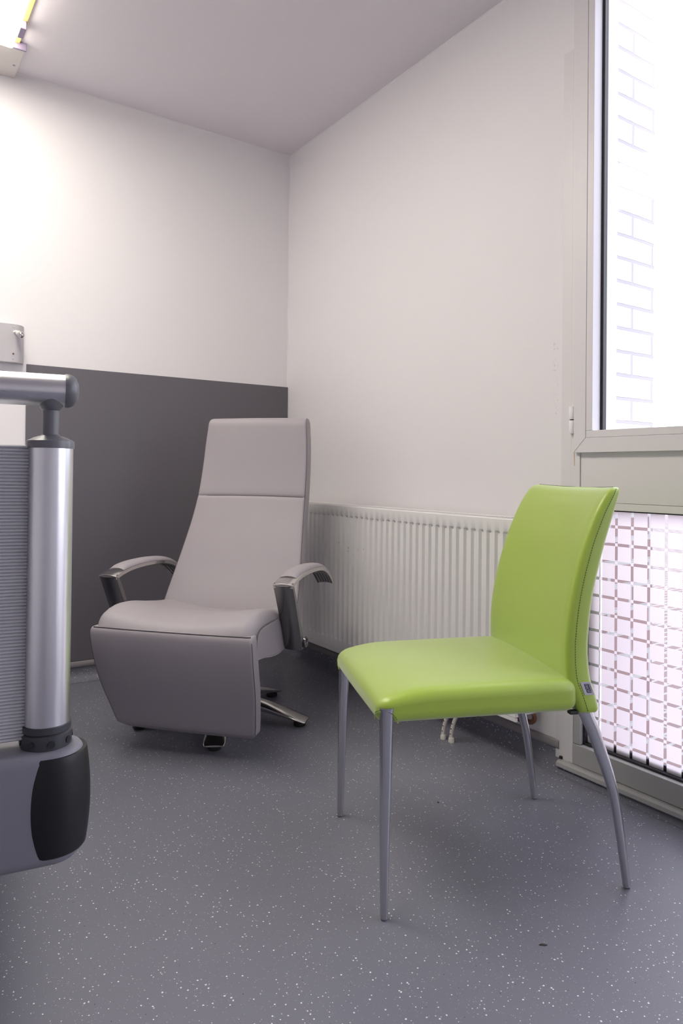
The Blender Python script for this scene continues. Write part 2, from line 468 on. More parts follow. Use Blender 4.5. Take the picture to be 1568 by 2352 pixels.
bm = BM(); cap_profile(bm, (XW, YW, 0), (XW, 1.553, 0), (-1, 0, 0)); struct('trim_2', bm, M['strip'])
# thin caulk bead where walls meet the ceiling and each other
bm = BM(); sweep(bm, [(XL, YW, ZC), (XW, YW, ZC)], lambda i, t: circ(0.0045, 8)); struct('trim_3', bm, M['wall'])
bm = BM(); sweep(bm, [(XW, YW, ZC), (XW, 0.3, ZC)], lambda i, t: circ(0.0045, 8)); struct('trim_4', bm, M['wall'])
bm = BM(); sweep(bm, [(XW, YW, 1.48), (XW, YW, ZC)], lambda i, t: circ(0.0035, 8)); struct('trim_5', bm, M['wall'])
# dark wall protection sheet
bm = BM(); box(bm, 0.604, XW-0.001, YW-0.008, YW, 0.0945, 1.479)
tag(struct('wall_panel', bm, M['panel'], smooth=0, bevel=0.0012), 'large dark grey protective sheet covering the lower back wall behind the recliner', 'wall panel')
del bpy.data.objects['wall_panel']['kind']

# ------------------------------------------------------------------ outside
bm = BM(); box(bm, XW+0.10, XW+60, -40, 60, -0.20, -0.06); struct('ground_outside', bm, M['paver'], smooth=0)
bm = BM(); box(bm, 2.092, 2.335, 1.44, 4.2, -0.06, 3.6); box(bm, 2.036, 2.092, 1.44, 1.50, -0.06, 0.98); struct('wall_outside', bm, M['brick'], smooth=0)

# ------------------------------------------------------------------ window beside the radiator
bm = BM()
box(bm, XW-0.004, XW+0.03, 1.512, 1.5525, 0.30, 2.449); box(bm, XW-0.004, XW+0.03, 1.512, 1.568, 0.03, 0.30)
win = struct('window_1', bm, M['frame'], smooth=0, bevel=0.0012)
bm = BM()   # outer frame: jamb, head
box(bm, XW-0.006, XW+0.075, 1.476, 1.511, 0.888, 2.70); box(bm, XW-0.006, XW+0.075, 0.50, 1.476, 2.66, 2.70)
box(bm, XW-0.006, XW+0.075, 1.496, 1.511, 0.035, 0.887)
finish('frame', bm, M['frame'], win, smooth=0, bevel=0.0012)
# opening sash with mitred corners, standing proud of the frame
SY, GY, SZ, GZ, TZ = 1.491, 1.4445, 1.074, 1.1225, 2.66
bm = BM()
g = 0.0006
prism(bm, [(SY, SZ+g), (SY, TZ), (GY, TZ-0.05), (GY, GZ+g)], 0, XW-0.020, XW+0.035)
prism(bm, [(SY-g, SZ), (0.55, SZ), (0.60, GZ), (GY-g, GZ)], 0, XW-0.020, XW+0.035)
prism(bm, [(SY, TZ), (0.55, TZ), (0.60, TZ-0.05), (GY, TZ-0.05)], 0, XW-0.020, XW+0.035)
prism(bm, [(0.55, SZ), (0.55, TZ), (0.60, TZ-0.05), (0.60, GZ)], 0, XW-0.020, XW+0.035)
sash = finish('sash', bm, M['frame'], win, smooth=0, bevel=0.0012)
bm = BM()   # glazing beads
box(bm, XW-0.0185, XW+0.022, 1.420, GY-0.0006, 1.1465, TZ-0.05); box(bm, XW-0.0185, XW+0.022, 0.60, GY-0.0006, GZ+0.0006, 1.146)
finish('glazing_bead', bm, M['frame'], sash, smooth=0, bevel=0.001)
bm = BM()   # black seal round the glass
box(bm, XW+0.024, XW+0.046, 1.4115, 1.422, 1.140, TZ-0.06); box(bm, XW+0.024, XW+0.046, 0.62, 1.4115, 1.140, 1.148)
finish('seal', bm, M['rubber'], sash, smooth=0, bevel=0.003)
bm = BM(); box(bm, XW+0.034, XW+0.040, 0.60, 1.4115, 1.146, TZ-0.05); finish('glass_pane', bm, M['glass'], sash, smooth=0)
bm = BM()   # white outer rebate seen through the panes
box(bm, XW+0.048, XW+0.117, 1.425, 1.50, 1.0, 2.70); box(bm, XW+0.048, XW+0.058, 1.432, 1.50, 0.0, 1.0); box(bm, XW+0.048, XW+0.10, 0.50, 1.425, 1.05, 1.138)
finish('outer_frame', bm, M['reveal'], win, smooth=0)
# hinge
bm = BM()
for a, b in ((1.1385, 1.1830), (1.1865, 1.2290)): lathe(bm, [(0.0001, a), (0.0092, a), (0.0098, a+0.001), (0.0098, b-0.001), (0.0092, b), (0.0001, b)], (XW-0.0135, 1.5020, 0), 20)
h = finish('hinge', bm, M['reveal'], win)
bm = BM(); lathe(bm, [(0.0001, 1.183), (0.0075, 1.183), (0.0075, 1.1865), (0.0001, 1.1865)], (XW-0.0135, 1.5020, 0), 16); finish('hinge_pin', bm, M['rubber'], h)
bm = BM(); prism(bm, [(1.5005, 1.138), (1.4965, 1.138), (1.4965, 1.09), (1.4960, 1.03), (1.4975, 1.03), (1.4995, 1.08)], 0, XW-0.0068, XW-0.005)
finish('rust_streak', bm, M['rust_stain'], win, smooth=0)
# infill panel under the sash
bm = BM(); box(bm, XW-0.001, XW+0.05, 0.50, 1.4755, 0.9115, SZ+0.02); finish('infill_panel', bm, M['frame'], win, smooth=0, bevel=0.001)
bm = BM(); box(bm, XW-0.002, XW+0.05, 0.50, 1.4955, 0.8880, 0.9105); finish('transom', bm, M['frame'], win, smooth=0, bevel=0.001)
# fixed lower pane
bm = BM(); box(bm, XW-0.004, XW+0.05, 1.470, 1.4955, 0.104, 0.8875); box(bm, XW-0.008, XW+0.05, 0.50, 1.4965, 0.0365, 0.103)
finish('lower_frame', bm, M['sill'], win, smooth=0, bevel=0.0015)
bm = BM(); box(bm, XW+0.012, XW+0.028, 0.50, 1.4695, 0.104, 0.1105); box(bm, XW+0.012, XW+0.028, 1.462, 1.4695, 0.104, 0.886); box(bm, XW+0.012, XW+0.028, 0.50, 1.4695, 0.8835, 0.888)
box(bm, XW+0.034, XW+0.046, 0.50, 1.4695, 0.104, 0.125)
finish('seal', bm, M['rubber'], win, smooth=0, bevel=0.001)
bm = BM(); box(bm, XW+0.028, XW+0.032, 0.50, 1.468, 0.106, 0.888); pane = finish('patterned_pane', bm, M['glass'], win, smooth=0)
pane.data.materials.append(M['film'])
for p in pane.data.polygons:
    if p.normal.x < -0.9: p.material_index = 1      # the film is stuck on the room side
pane['label'] = 'lower pane with frosted squares and clear strips'
# sill lip at the foot of the frame
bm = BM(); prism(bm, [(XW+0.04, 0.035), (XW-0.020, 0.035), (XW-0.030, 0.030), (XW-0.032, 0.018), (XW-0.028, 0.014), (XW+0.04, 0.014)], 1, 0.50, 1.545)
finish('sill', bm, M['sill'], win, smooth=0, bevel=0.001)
bm = BM(); box(bm, XW-0.012, XW-0.002, 1.537, 1.548, 0.0355, 0.045); finish('frame_end_cap', bm, M['rubber'], win, smooth=0, bevel=0.003)

# second window added in the right wall, out of view, for more daylight
def plain_window(name, lo, hi, axis, depth0):
    """lo, hi = (along, z) corners; axis 0 = in the right wall, 1 = in the front wall"""
    a0, z0 = lo; a1, z1 = hi
    bm = BM(); t = 0.06
    def bx(p0, p1, q0, q1, d0=0.0, d1=0.07):
        if axis == 0: box(bm, depth0+d0, depth0+d1, p0, p1, q0, q1)
        else: box(bm, p0, p1, depth0-d1, depth0-d0, q0, q1)
    mid = (a0+a1)/2
    bx(a0, a1, z0, z0+t); bx(a0, a1, z1-t, z1); bx(a0, a0+t, z0, z1); bx(a1-t, a1, z0, z1); bx(mid-0.04, mid+0.04, z0, z1)
    w = struct(name, bm, M['frame'], smooth=0, bevel=0.002)
    for p, q in ((a0+t, mid-0.04), (mid+0.04, a1-t)):
        bm = BM(); bx(p, q, z0+t, z1-t, 0.03, 0.036); finish('glass_pane', bm, M['glass'], w, smooth=0)
plain_window('window_2_added', (-1.75, 0.10), (0.30, 2.70), 0, XW)

# ------------------------------------------------------------------ radiator
RX0, RX1, RY0, RY1, RZ0, RZ1 = 1.835, 1.932, 1.625, 3.225, 0.170, 0.846
rad = empty('radiator', (1.885, 2.42, RZ0), 0, 'white fluted panel radiator under the right wall, between recliner and green chair', 'radiator')
def radobj(name, bm, mat, **kw):
    o = finish(name, bm, mat, rad, **kw); o.location = -rad.location; return o
bm = BM()   # fluted front: recessed grooves with slanted ends
pit = 0.0387; ys = []
y = 1.687 - pit + 0.5*pit
grooves = []
yc = 1.6765
while yc < RY1-0.02:
    if yc > RY0+0.02: grooves.append(yc)
    yc += pit
cols = [(RY0, 0.0)]
for gc in grooves:
    cols += [(gc-0.0125, 0.0), (gc-0.0065, 1.0), (gc+0.0065, 1.0), (gc+0.0125, 0.0)]
cols.append((RY1, 0.0))
rows = [(RZ0, 0.0), (RZ0+0.003, 0.0), (0.214, 0.0), (0.219, 0.35), (0.227, 1.0), (0.793, 1.0), (0.799, 0.35), (0.803, 0.0), (RZ1-0.003, 0.0), (RZ1, 0.0)]
gd = 0.010
grid = [[bm.verts.new((RX0 + gd*a*b + (0.003 if k in (0, len(rows)-1) else 0), yy, zz)) for yy, a in cols] for k, (zz, b) in enumerate(rows)]
for i in range(len(rows)-1):
    for j in range(len(cols)-1):
        bm.faces.new((grid[i][j], grid[i][j+1], grid[i+1][j+1], grid[i+1][j]))
radobj('front_panel', bm, M['white'], smooth=30)
bm = BM(); box(bm, RX1-0.012, RX1, RY0, RY1, RZ0, RZ1); radobj('back_panel', bm, M['white'], smooth=0, bevel=0.002)
bm = BM()
box(bm, RX0+0.002, RX0+0.012, RY0, RY1, RZ1-0.004, RZ1+0.002); box(bm, RX1-0.010, RX1, RY0, RY1, RZ1-0.004, RZ1+0.002)
for k in range(60):
    yy = RY0+0.01 + (RY1-RY0-0.02)*k/59
    box(bm, RX0+0.010, RX1-0.008, yy-0.004, yy+0.004, RZ1-0.004, RZ1)
radobj('top_grille', bm, M['white'], smooth=0)
for yy in (RY0, RY1-0.002):
    bm = BM(); box(bm, RX0+0.001, RX1, yy, yy+0.002, RZ0+0.004, RZ1); radobj('side_panel', bm, M['white'], smooth=0)
bm = BM(); box(bm, RX0+0.001, RX0+0.010, RY0, RY1, RZ0-0.012, RZ0+0.001); radobj('bottom_flange', bm, M['white'], smooth=0, bevel=0.001)
for yy in (1.9, 2.9):
    bm = BM(); box(bm, RX1, XW-0.001, yy-0.02, yy+0.02, 0.25, 0.78); radobj('wall_bracket', bm, M['white'], smooth=0)
# chipped paint on the lands between the grooves
for gi, zz, w, hh in ((24, 0.655, 0.003, 0.010), (24, 0.640, 0.003, 0.005), (26, 0.672, 0.004, 0.004), (22, 0.655, 0.003, 0.004), (21, 0.66, 0.002, 0.006), (23, 0.628, 0.002, 0.005)):
    if gi >= len(grooves): continue
    yy = grooves[gi]+pit/2; bm = BM()
    prism(bm, [(yy-w/2, zz-hh/2), (yy+w*0.4, zz-hh*0.4), (yy+w/2, zz+hh*0.5), (yy-w*0.2, zz+hh*0.4)], 0, RX0-0.0005, RX0+0.001)
    radobj('paint_chip', bm, M['rust'], smooth=0)

# white pipes rising from the floor to the radiator, and the rusty elbow by the window
def white_pipe(x, y, dy, lab):
    p = empty('heating_pipe', (x, y, 0), 0, lab, 'pipe', 'white heating pipes under the radiator')
    bm = BM(); sweep(bm, smooth_path([(0, 0, 0.002), (0, 0, 0.03), (0.003, -0.010, 0.075), (0.010, -0.030+dy, 0.12), (0.03, -0.045+dy, 0.157)]), lambda i, t: circ(0.0075, 14))
    finish('tube', bm, M['pipe'], p)
    bm = BM(); lathe(bm, [(0.0001, 0.0), (0.0115, 0.0), (0.0115, 0.012), (0.0095, 0.017), (0.0001, 0.017)], n=18); finish('floor_collar', bm, M['pipe'], p)
    bm = BM()
    for k in range(5):
        zz = 0.03+0.02*k
        box(bm, -0.0085, -0.006, -0.003-0.004*k, 0.001-0.004*k, zz, zz+0.003)
    finish('chipped_spot', bm, M['rust'], p, smooth=0)
white_pipe(1.817, 1.961, 0.0, 'white painted pipe rising from the floor, the left one of two under the green seat')
white_pipe(1.821, 1.922, 0.002, 'white painted pipe with a taller collar, the right one of two under the green seat')
ep = empty('elbow_pipe', (1.925, 1.66, 0.138), 0, 'brown rusty pipe elbow below the radiator end beside the window', 'pipe')
bm = BM(); sweep(bm, smooth_path([(0, 0.15, -0.006), (0, 0.06, -0.003), (0, -0.015, 0.0), (0, -0.034, 0.008), (0, -0.040, 0.020), (-0.004, -0.040, 0.032)]), lambda i, t: circ(0.0085, 14))
finish('tube', bm, M['rust'], ep)
bm = BM(); lathe(bm, [(0.0001, -0.008), (0.0115, -0.008), (0.0115, 0.008), (0.0001, 0.008)], (0, 0.02, -0.001), 16, Vector((0, 1, 0))); finish('coupling', bm, M['rust'], ep)

# ------------------------------------------------------------------ wall unit at the left edge
wu = empty('wall_unit', (0.49, YW, 1.475), 0, 'small pale grey wall box with a hook, above the bed rail at left', 'wall box')
bm = BM()
prof = [(-0.15, 0.0), (-0.15, -0.052), (0.045, -0.055), (0.070, -0.050), (0.086, -0.038), (0.097, -0.018), (0.101, 0.0)]
loft(bm, [[(x, y, 0.0) for x, y in prof], [(x, y, 0.171) for x, y in prof]])
finish('housing', bm, M['unit'], wu, smooth=35, bevel=0.0015)
bm = BM(); sweep(bm, smooth_path([(0.052, -0.050, 0.135), (0.060, -0.066, 0.136), (0.066, -0.082, 0.128)]), lambda i, t: circ(0.006, 12)); hk = finish('hook', bm, M['reveal'], wu)
bm = BM(); lathe(bm, [(0.0001, -0.012), (0.011, -0.012), (0.0125, -0.006), (0.011, 0.0), (0.0125, 0.003), (0.0115, 0.012), (0.0001, 0.012)], (0.066, -0.088, 0.124), 24, Vector((0.2, -0.9, -0.35))); finish('ring', bm, M['lampbox'], hk)
bm = BM(); bmesh.ops.create_uvsphere(bm, u_segments=24, v_segments=16, radius=0.0155, matrix=Matrix.Translation((0.071, -0.107, 0.116))); finish('knob', bm, M['chrome'], hk)
for x, z, mt in ((0.050, 0.158, 'unit'), (0.050, 0.038, 'rust'), (0.050, 0.016, 'unit')):
    bm = BM(); lathe(bm, [(0.0001, 0), (0.0042, 0), (0.003, 0.002), (0.0001, 0.002)], (x, -0.0545, z), 14, Vector((0, -1, 0))); finish('screw', bm, M[mt], wu)

# ------------------------------------------------------------------ ceiling lamp at the left edge
cl = empty('ceiling_lamp', (0.22, 2.4, ZC), 0, 'lit ceiling lamp with warm diffuser and white gear cover, top left', 'ceiling lamp')
def lampobj(name, bm, mat, **kw):
    o = finish(name, bm, mat, cl, **kw); o.location = -cl.location; return o
bm = BM(); box(bm, -0.10, 0.535, 3.185, 3.443, ZC-0.028, ZC-0.0005); lampobj('gear_cover', bm, M['lampbox'], smooth=0, bevel=0.002)
bm = BM(); box(bm, -0.105, 0.539, 3.176, 3.186, ZC-0.034, ZC-0.0005); lampobj('end_plate', bm, M['mauve'], smooth=0, bevel=0.001)
bm = BM(); box(bm, -0.08, 0.485, 1.05, 3.174, ZC-0.045, ZC-0.004); lampobj('diffuser', bm, M['diffuser'], smooth=0, bevel=0.006)
bm = BM(); box(bm, 0.487, 0.512, 1.05, 3.174, ZC-0.012, ZC-0.0005); lampobj('side_rail', bm, M['brass'], smooth=0, bevel=0.001)
bm = BM(); box(bm, 0.486, 0.508, 3.00, 3.075, ZC-0.046, ZC-0.011); lampobj('clip', bm, M['mauve'], smooth=0, bevel=0.002)
bm = BM(); lathe(bm, [(0.0001, 0), (0.006, 0), (0.004, 0.002), (0.0001, 0.002)], (0.515, 3.33, ZC-0.028), 14, Vector((0, 0, -1))); lampobj('screw', bm, M['mauve'])

# ------------------------------------------------------------------ recliner
RC = empty('recliner', (1.217+0.665*0.02, 2.617-0.747*0.02, 0), math.radians(-48.33), 'tall grey leather recliner with chrome arms standing in the room corner', 'recliner')
# local axes: x to its left arm (picture right), y towards its back, z up
bz = [0.40, 0.47, 0.58, 0.69, 0.80, 0.91, 1.04, 1.13, 1.20, 1.262]
by = [-0.035, 0.0, 0.066, 0.125, 0.180, 0.225, 0.258, 0.272, 0.281, 0.288]
bw = [0.292, 0.290, 0.280, 0.267, 0.256, 0.249, 0.244, 0.240, 0.234, 0.230]
def back_ring(s, inset=0.0, hw_in=0.0, dent=0.0):
    y = curve(s, bz, by); w = curve(s, bz, bw) - hw_in
    ty = curve(s+0.01, bz, by) - curve(s-0.01, bz, by); t = Vector((0, ty, 0.02)).normalized()
    if s > 1.24: t = Vector((0, curve(1.255, bz, by)-curve(1.235, bz, by), 0.02)).normalized()
    nrm = Vector((0, t.z, -t.y))      # towards the back
    T = 0.085
    f0, f1 = inset, T-inset*0.7
    pts = []
    def P(x, d): pts.append(Vector((x, y, s)) + nrm*d)
    rc = 0.010
    nf = 14
    for k in range(nf+1):             # front face, slightly crowned
        u = -1 + 2*k/nf
        P(u*(w-rc), f0 - 0.010*(1-u*u) + dent)
    for k in range(1, 4):
        a = PI/2*k/3; P(w-rc+rc*math.sin(a), f0+rc-rc*math.cos(a) + (dent if k < 3 else 0))
    P(w+0.003, (f0+f1)/2)
    rb = 0.02
    for k in range(0, 4):
        a = PI/2*k/3; P(w-rb+rb*math.cos(a), f1-rb+rb*math.sin(a))
    for k in range(1, 6): P((w-rb)*(1-2*k/6), f1)
    for k in range(0, 4):
        a = PI/2*k/3; P(-(w-rb)-rb*math.sin(a), f1-rb+rb*math.cos(a))
    P(-w-0.003, (f0+f1)/2)
    for k in range(1, 3):
        a = PI/2*k/3; P(-w+rc-rc*math.cos(a), f0+rc-rc*math.sin(a) + dent*0.5)
    return pts
rings = []
zs = [0.40 + 0.025*k for k in range(20)]
SEAM = 0.893
zs = [z for z in zs if abs(z-SEAM) > 0.012] + [SEAM-0.011, SEAM-0.004, SEAM, SEAM+0.004, SEAM+0.011] + [0.9 + 0.025*k for k in range(1, 13) if abs(0.9+0.025*k-SEAM) > 0.012]
zs = sorted(z for z in set(round(z, 4) for z in zs) if z <= 1.205)
for z in zs: rings.append(back_ring(z, dent=0.006 if abs(z-SEAM) < 1e-4 else (0.0022 if abs(abs(z-SEAM)-0.004) < 1e-3 else 0)))
RT = 0.036
for k in range(1, 8):
    a = PI/2*k/7
    rings.append(back_ring(1.208+RT*math.sin(a), inset=0.040*(1-math.cos(a)), hw_in=0.012*(1-math.cos(a))**2))
bm = BM(); loft(bm, rings); backrest = finish('backrest', bm, M['fabric'], RC, smooth=60)
# upholstery seams: across the headrest and down both front edges
def seam_tube(bm, pts, r): sweep(bm, pts, lambda i, t: circ(r, 8))
bm = BM()
rg = back_ring(SEAM, dent=0.0048); seam_tube(bm, rg[1:15], 0.0011)
for idx in (16, -2):
    seam_tube(bm, [back_ring(0.42+0.02*k)[idx] for k in range(40)] + [back_ring(1.208+RT*math.sin(a), inset=0.04*(1-math.cos(a)), hw_in=0.012*(1-math.cos(a))**2)[idx] for a in (0.3, 0.7, 1.1)], 0.0013)
finish('seam', bm, M['seam'], backrest)

# seat cushion: soft front roll, hollow in the middle
def seat_def(p):
    x, y, z = p
    u = x/0.295
    top = max(0.0, min(1.0, (z+0.06)/0.12))
    w = 1.0
    yy = y - 0.245                       # from the front roll to the backrest
    d = (yy+0.50)/0.5
    zz = 0.435 + z
    crown = curve(yy, [-0.52, -0.50, -0.47, -0.43, -0.38, -0.30, -0.2, -0.05, 0.06], [-0.034, -0.014, 0.008, 0.024, 0.030, 0.024, 0.006, -0.016, -0.02])
    hollow = -0.034*max(0.0, 1-u*u)**1.2*min(1, max(0, (yy+0.56)/0.12))
    zz += top*(crown + hollow)
    if yy < -0.40: yy += 0.045*(1-top)**1.0*min(1, (-0.40-yy)/0.06) - 0.006*(1-u*u)*top
    return Vector((x, yy, zz))
bm = BM(); rbox(bm, (0.296, 0.275, 0.062), (0.05, 0.06, 0.05), 14, 6, seat_def); seat = finish('seat', bm, M['fabric'], RC, smooth=70)
# side covers and underside of the seat
for s in (1, -1):
    bm = BM()
    poly = [(-0.462, 0.440), (-0.468, 0.41), (-0.462, 0.372), (-0.40, 0.366), (-0.33, 0.352), (-0.25, 0.343), (-0.17, 0.347), (-0.13, 0.342), (-0.10, 0.335), (-0.092, 0.352), (-0.09, 0.40), (-0.10, 0.455), (-0.2, 0.468), (-0.35, 0.473), (-0.42, 0.470), (-0.45, 0.458)]
    prism(bm, poly, 0, s*0.20, s*0.3005)
    sp = finish('side_cover', bm, M['fabric'], RC, smooth=40, bevel=0.008, seg=3)
    bm = BM(); seam_tube(bm, smooth_path([(s*0.2995, y, z) for y, z in [(-0.466, 0.376), (-0.40, 0.368), (-0.33, 0.354), (-0.25, 0.345), (-0.17, 0.349), (-0.10, 0.342)]], 4), 0.0022); finish('piping', bm, M['fabric'], sp)
    bm = BM(); seam_tube(bm, smooth_path([(s*0.2985, y, z) for y, z in [(-0.468, 0.405), (-0.464, 0.440), (-0.451, 0.459), (-0.42, 0.4715), (-0.35, 0.4745), (-0.2, 0.4695), (-0.10, 0.4565)]], 4), 0.0020); finish('seam', bm, M['seam'], sp)
bm = BM(); prism(bm, [(-0.44, 0.40), (-0.44, 0.285), (-0.36, 0.272), (-0.27, 0.285), (-0.20, 0.315), (-0.10, 0.352), (-0.02, 0.38), (-0.02, 0.40)], 0, -0.215, 0.215)
finish('mechanism_cover', bm, M['fabric_dark'], RC, smooth=40, bevel=0.01)
# fold-down footrest panel at the front
fz = [0.075, 0.10, 0.16, 0.26, 0.36, 0.43, 0.462]
fy = [-0.392, -0.407, -0.430, -0.470, -0.502, -0.514, -0.514]
fwid = [0.252, 0.262, 0.274, 0.290, 0.297, 0.299, 0.296]
def foot_ring(z, dn=0.0, shift=0.0, T=0.062):
    y = curve(z, fz, fy) + dn; w = curve(z, fz, fwid) - dn*0.6
    T2 = T - 1.6*dn
    cx = 0.012*(1-min(1, (z-0.075)/0.38))
    pts = []; rc = 0.010
    for k in range(13):
        u = -1+2*k/12; pts.append(Vector((cx+u*(w-rc), y - 0.008*(1-u*u), z)))
    for k in range(1, 4):
        a = PI/2*k/3; pts.append(Vector((cx+w-rc+rc*math.sin(a), y+rc-rc*math.cos(a), z)))
    for k in range(0, 4):
        a = PI/2*k/3; pts.append(Vector((cx+w-0.014+0.014*math.cos(a), y+T2-0.014+0.014*math.sin(a), z)))
    for k in range(0, 4):
        a = PI/2*k/3; pts.append(Vector((cx-(w-0.014)-0.014*math.sin(a), y+T2-0.014+0.014*math.cos(a), z)))
    for k in range(0, 3):
        a = PI/2*k/3; pts.append(Vector((cx-w+rc-rc*math.cos(a), y+rc-rc*math.sin(a), z)))
    return pts
rings = []
for k in range(7): 
    a = PI/2*k/6; rings.append(foot_ring(0.078 + 0.022*math.sin(a)*1.0 if k else 0.078, dn=0.018*(1-math.sin(a))))
zz = 0.115
while zz < 0.44: rings.append(foot_ring(zz)); zz += 0.02
for k in range(1, 6):
    a = PI/2*k/5; rings.append(foot_ring(0.44+0.018*math.sin(a), dn=0.007*(1-math.cos(a))))
bm = BM(); loft(bm, rings); foot = finish('footrest', bm, M['fabric'], RC, smooth=60)
bm = BM()
for idx in (14, -2): seam_tube(bm, [foot_ring(0.10+0.02*k)[idx] for k in range(18)], 0.0012)
top = [foot_ring(0.4585, dn=0.0045)[k] + Vector((0, 0, 0.0005)) for k in range(0, 15)]
seam_tube(bm, top, 0.0016)
finish('seam', bm, M['seam'], foot)
bm = BM(); box(bm, 0.258, 0.268, -0.372, -0.352, 0.10, 0.155); finish('bracket', bm, M['steel'], foot, smooth=0, bevel=0.003)

# arms: a flat steel post folding into a bowed strap, leather pad on top
def arm(s):
    a = bpy.data.objects.new('armrest', None)
    cx = s*0.346 - 0.012
    def strap(pts, wid, th, crown=0.006):
        """pts (y, z); th thickness below the line; slightly crowned across"""
        bm = BM(); rings = []
        n = len(pts)
        for i, (y, z) in enumerate(pts):
            p0 = pts[max(i-1, 0)]; p1 = pts[min(i+1, n-1)]
            t = Vector((0, p1[0]-p0[0], p1[1]-p0[1])).normalized()
            nr = Vector((0, -t.z, t.y))              # outward (up / forward)
            w = wid(i/(n-1)); h = th(i/(n-1)); ring = []
            for k in range(9):
                u = -1+2*k/8; ring.append(Vector((cx+u*w, y, z)) + nr*(crown*(1-u*u)))
            for k in range(9):
                u = 1-2*k/8; ring.append(Vector((cx+u*w*0.985, y, z)) + nr*(crown*(1-u*u) - h))
            rings.append(ring)
        loft(bm, rings)
        return bm
    post = [(p.y, p.z) for p in smooth_path([(0, -0.180, 0.345), (0, -0.205, 0.40), (0, -0.245, 0.48), (0, -0.285, 0.555), (0, -0.312, 0.602)], 5)]
    post = post[:-1] + [(-0.311, 0.601)]
    bm = strap(post, lambda t: 0.0345+0.002*t, lambda t: 0.030-0.014*t)
    base = finish('armrest', bm, M['steel'], RC, smooth=40, bevel=0.0012)
    top = [(p.y, p.z) for p in smooth_path([(0, -0.312, 0.601), (0, -0.262, 0.614), (0, -0.19, 0.624), (0, -0.10, 0.627), (0, 0.0, 0.624), (0, 0.10, 0.613), (0, 0.18, 0.588), (0, 0.235, 0.555), (0, 0.264, 0.534)], 6)]
    bm = strap(top, lambda t: 0.0365-0.002*t, lambda t: 0.014)
    st = finish('arm_strap', bm, M['chrome'], base, smooth=40, bevel=0.0012)
    padp = [(y, z+0.0015) for y, z in top[7:]]
    def padth(t): return 0.002
    bm = BM(); rings = []
    n = len(padp)
    for i, (y, z) in enumerate(padp):
        p0 = padp[max(i-1, 0)]; p1 = padp[min(i+1, n-1)]
        t = Vector((0, p1[0]-p0[0], p1[1]-p0[1])).normalized(); nr = Vector((0, -t.z, t.y))
        e = min(1, i/1.5, (n-1-i)/1.5 + 0.3)
        w = 0.0325; h = 0.009*max(0.25, e); ring = []
        for k in range(11):
            u = -1+2*k/10; ring.append(Vector((cx+u*w, y, z)) + nr*(0.006*(1-u*u) + h*(1-abs(u)**6)))
        for k in range(11):
            u = 1-2*k/10; ring.append(Vector((cx+u*w, y, z)) + nr*(0.006*(1-u*u) - 0.001))
        rings.append(ring)
    loft(bm, rings); finish('arm_pad', bm, M['fabric'], base, smooth=60)
    bm = BM()   # ribs under the strap
    for k in range(5):
        u = -0.7+1.4*k/4
        pp = []
        for i in range(14, len(top)-1):
            y, z = top[i]; p0, p1 = top[i-1], top[min(i+1, len(top)-1)]
            t = Vector((0, p1[0]-p0[0], p1[1]-p0[1])).normalized(); nr = Vector((0, -t.z, t.y))
            pp.append(Vector((cx+u*0.034, y, z)) + nr*(0.006*(1-u*u)-0.0145))
        sweep(bm, pp, lambda i, t: circ(0.0028, 8))
    finish('underside_rib', bm, M['strip'], st)
    bm = BM()   # pivot ring near the foot of the post
    px = cx + s*0.036
    lathe(bm, [(0.009, -0.003), (0.020, -0.003), (0.021, 0.0), (0.020, 0.006), (0.014, 0.006), (0.013, 0.002), (0.009, 0.001)], (px, -0.150, 0.368), 28, Vector((s, 0, 0)))
    finish('pivot', bm, M['steel'], base)
    return base
arm(1); arm(-1)
# five-star base
bm = BM(); lathe(bm, [(0.0001, 0.045), (0.075, 0.045), (0.085, 0.055), (0.082, 0.085), (0.055, 0.115), (0.034, 0.125), (0.034, 0.30), (0.0001, 0.30)], (-0.02, 0, 0), 36)
finish('swivel_column', bm, M['steel'], RC)
base_rot = math.radians(48.33)      # the star is turned against the seat
for k in range(5):
    a = math.radians(240 + 72*k) + base_rot
    d = Vector((math.cos(a), math.sin(a), 0)); sd = Vector((-math.sin(a), math.cos(a), 0))
    off = Vector((-0.02, 0, 0))
    bm = BM(); rings = []
    prof = [(0.03, 0.115, 0.030, 0.060), (0.08, 0.108, 0.030, 0.055), (0.14, 0.096, 0.031, 0.046), (0.20, 0.080, 0.033, 0.037), (0.26, 0.061, 0.035, 0.028), (0.31, 0.043, 0.0365, 0.019), (0.335, 0.034, 0.036, 0.014), (0.35, 0.028, 0.034, 0.010), (0.356, 0.025, 0.030, 0.006)]
    for r, z, w, h in prof:
        ring = []
        for u, v in superell(1, 1, 24, 3.2):
            vv = v*h/2
            if v > 0: vv = v*h/2*(1-0.45*u*u)
            ring.append(off + d*r + sd*(u*w*1.1) + Vector((0, 0, z-h/2+vv)))
        rings.append(ring)
    loft(bm, rings)
    lg = finish('base_leg', bm, M['chrome'], RC, smooth=50)
    bm = BM(); lathe(bm, [(0.0001, 0.0), (0.022, 0.0), (0.024, 0.003), (0.024, 0.012), (0.018, 0.020), (0.0001, 0.022)], off + d*0.325, 24); finish('glide', bm, M['black'], lg)

# ------------------------------------------------------------------ lime green chair
GC = empty('side_chair', (1.07, 1.4605, 0), math.radians(157.6), 'lime green leather side chair with four satin metal legs by the window', 'chair')
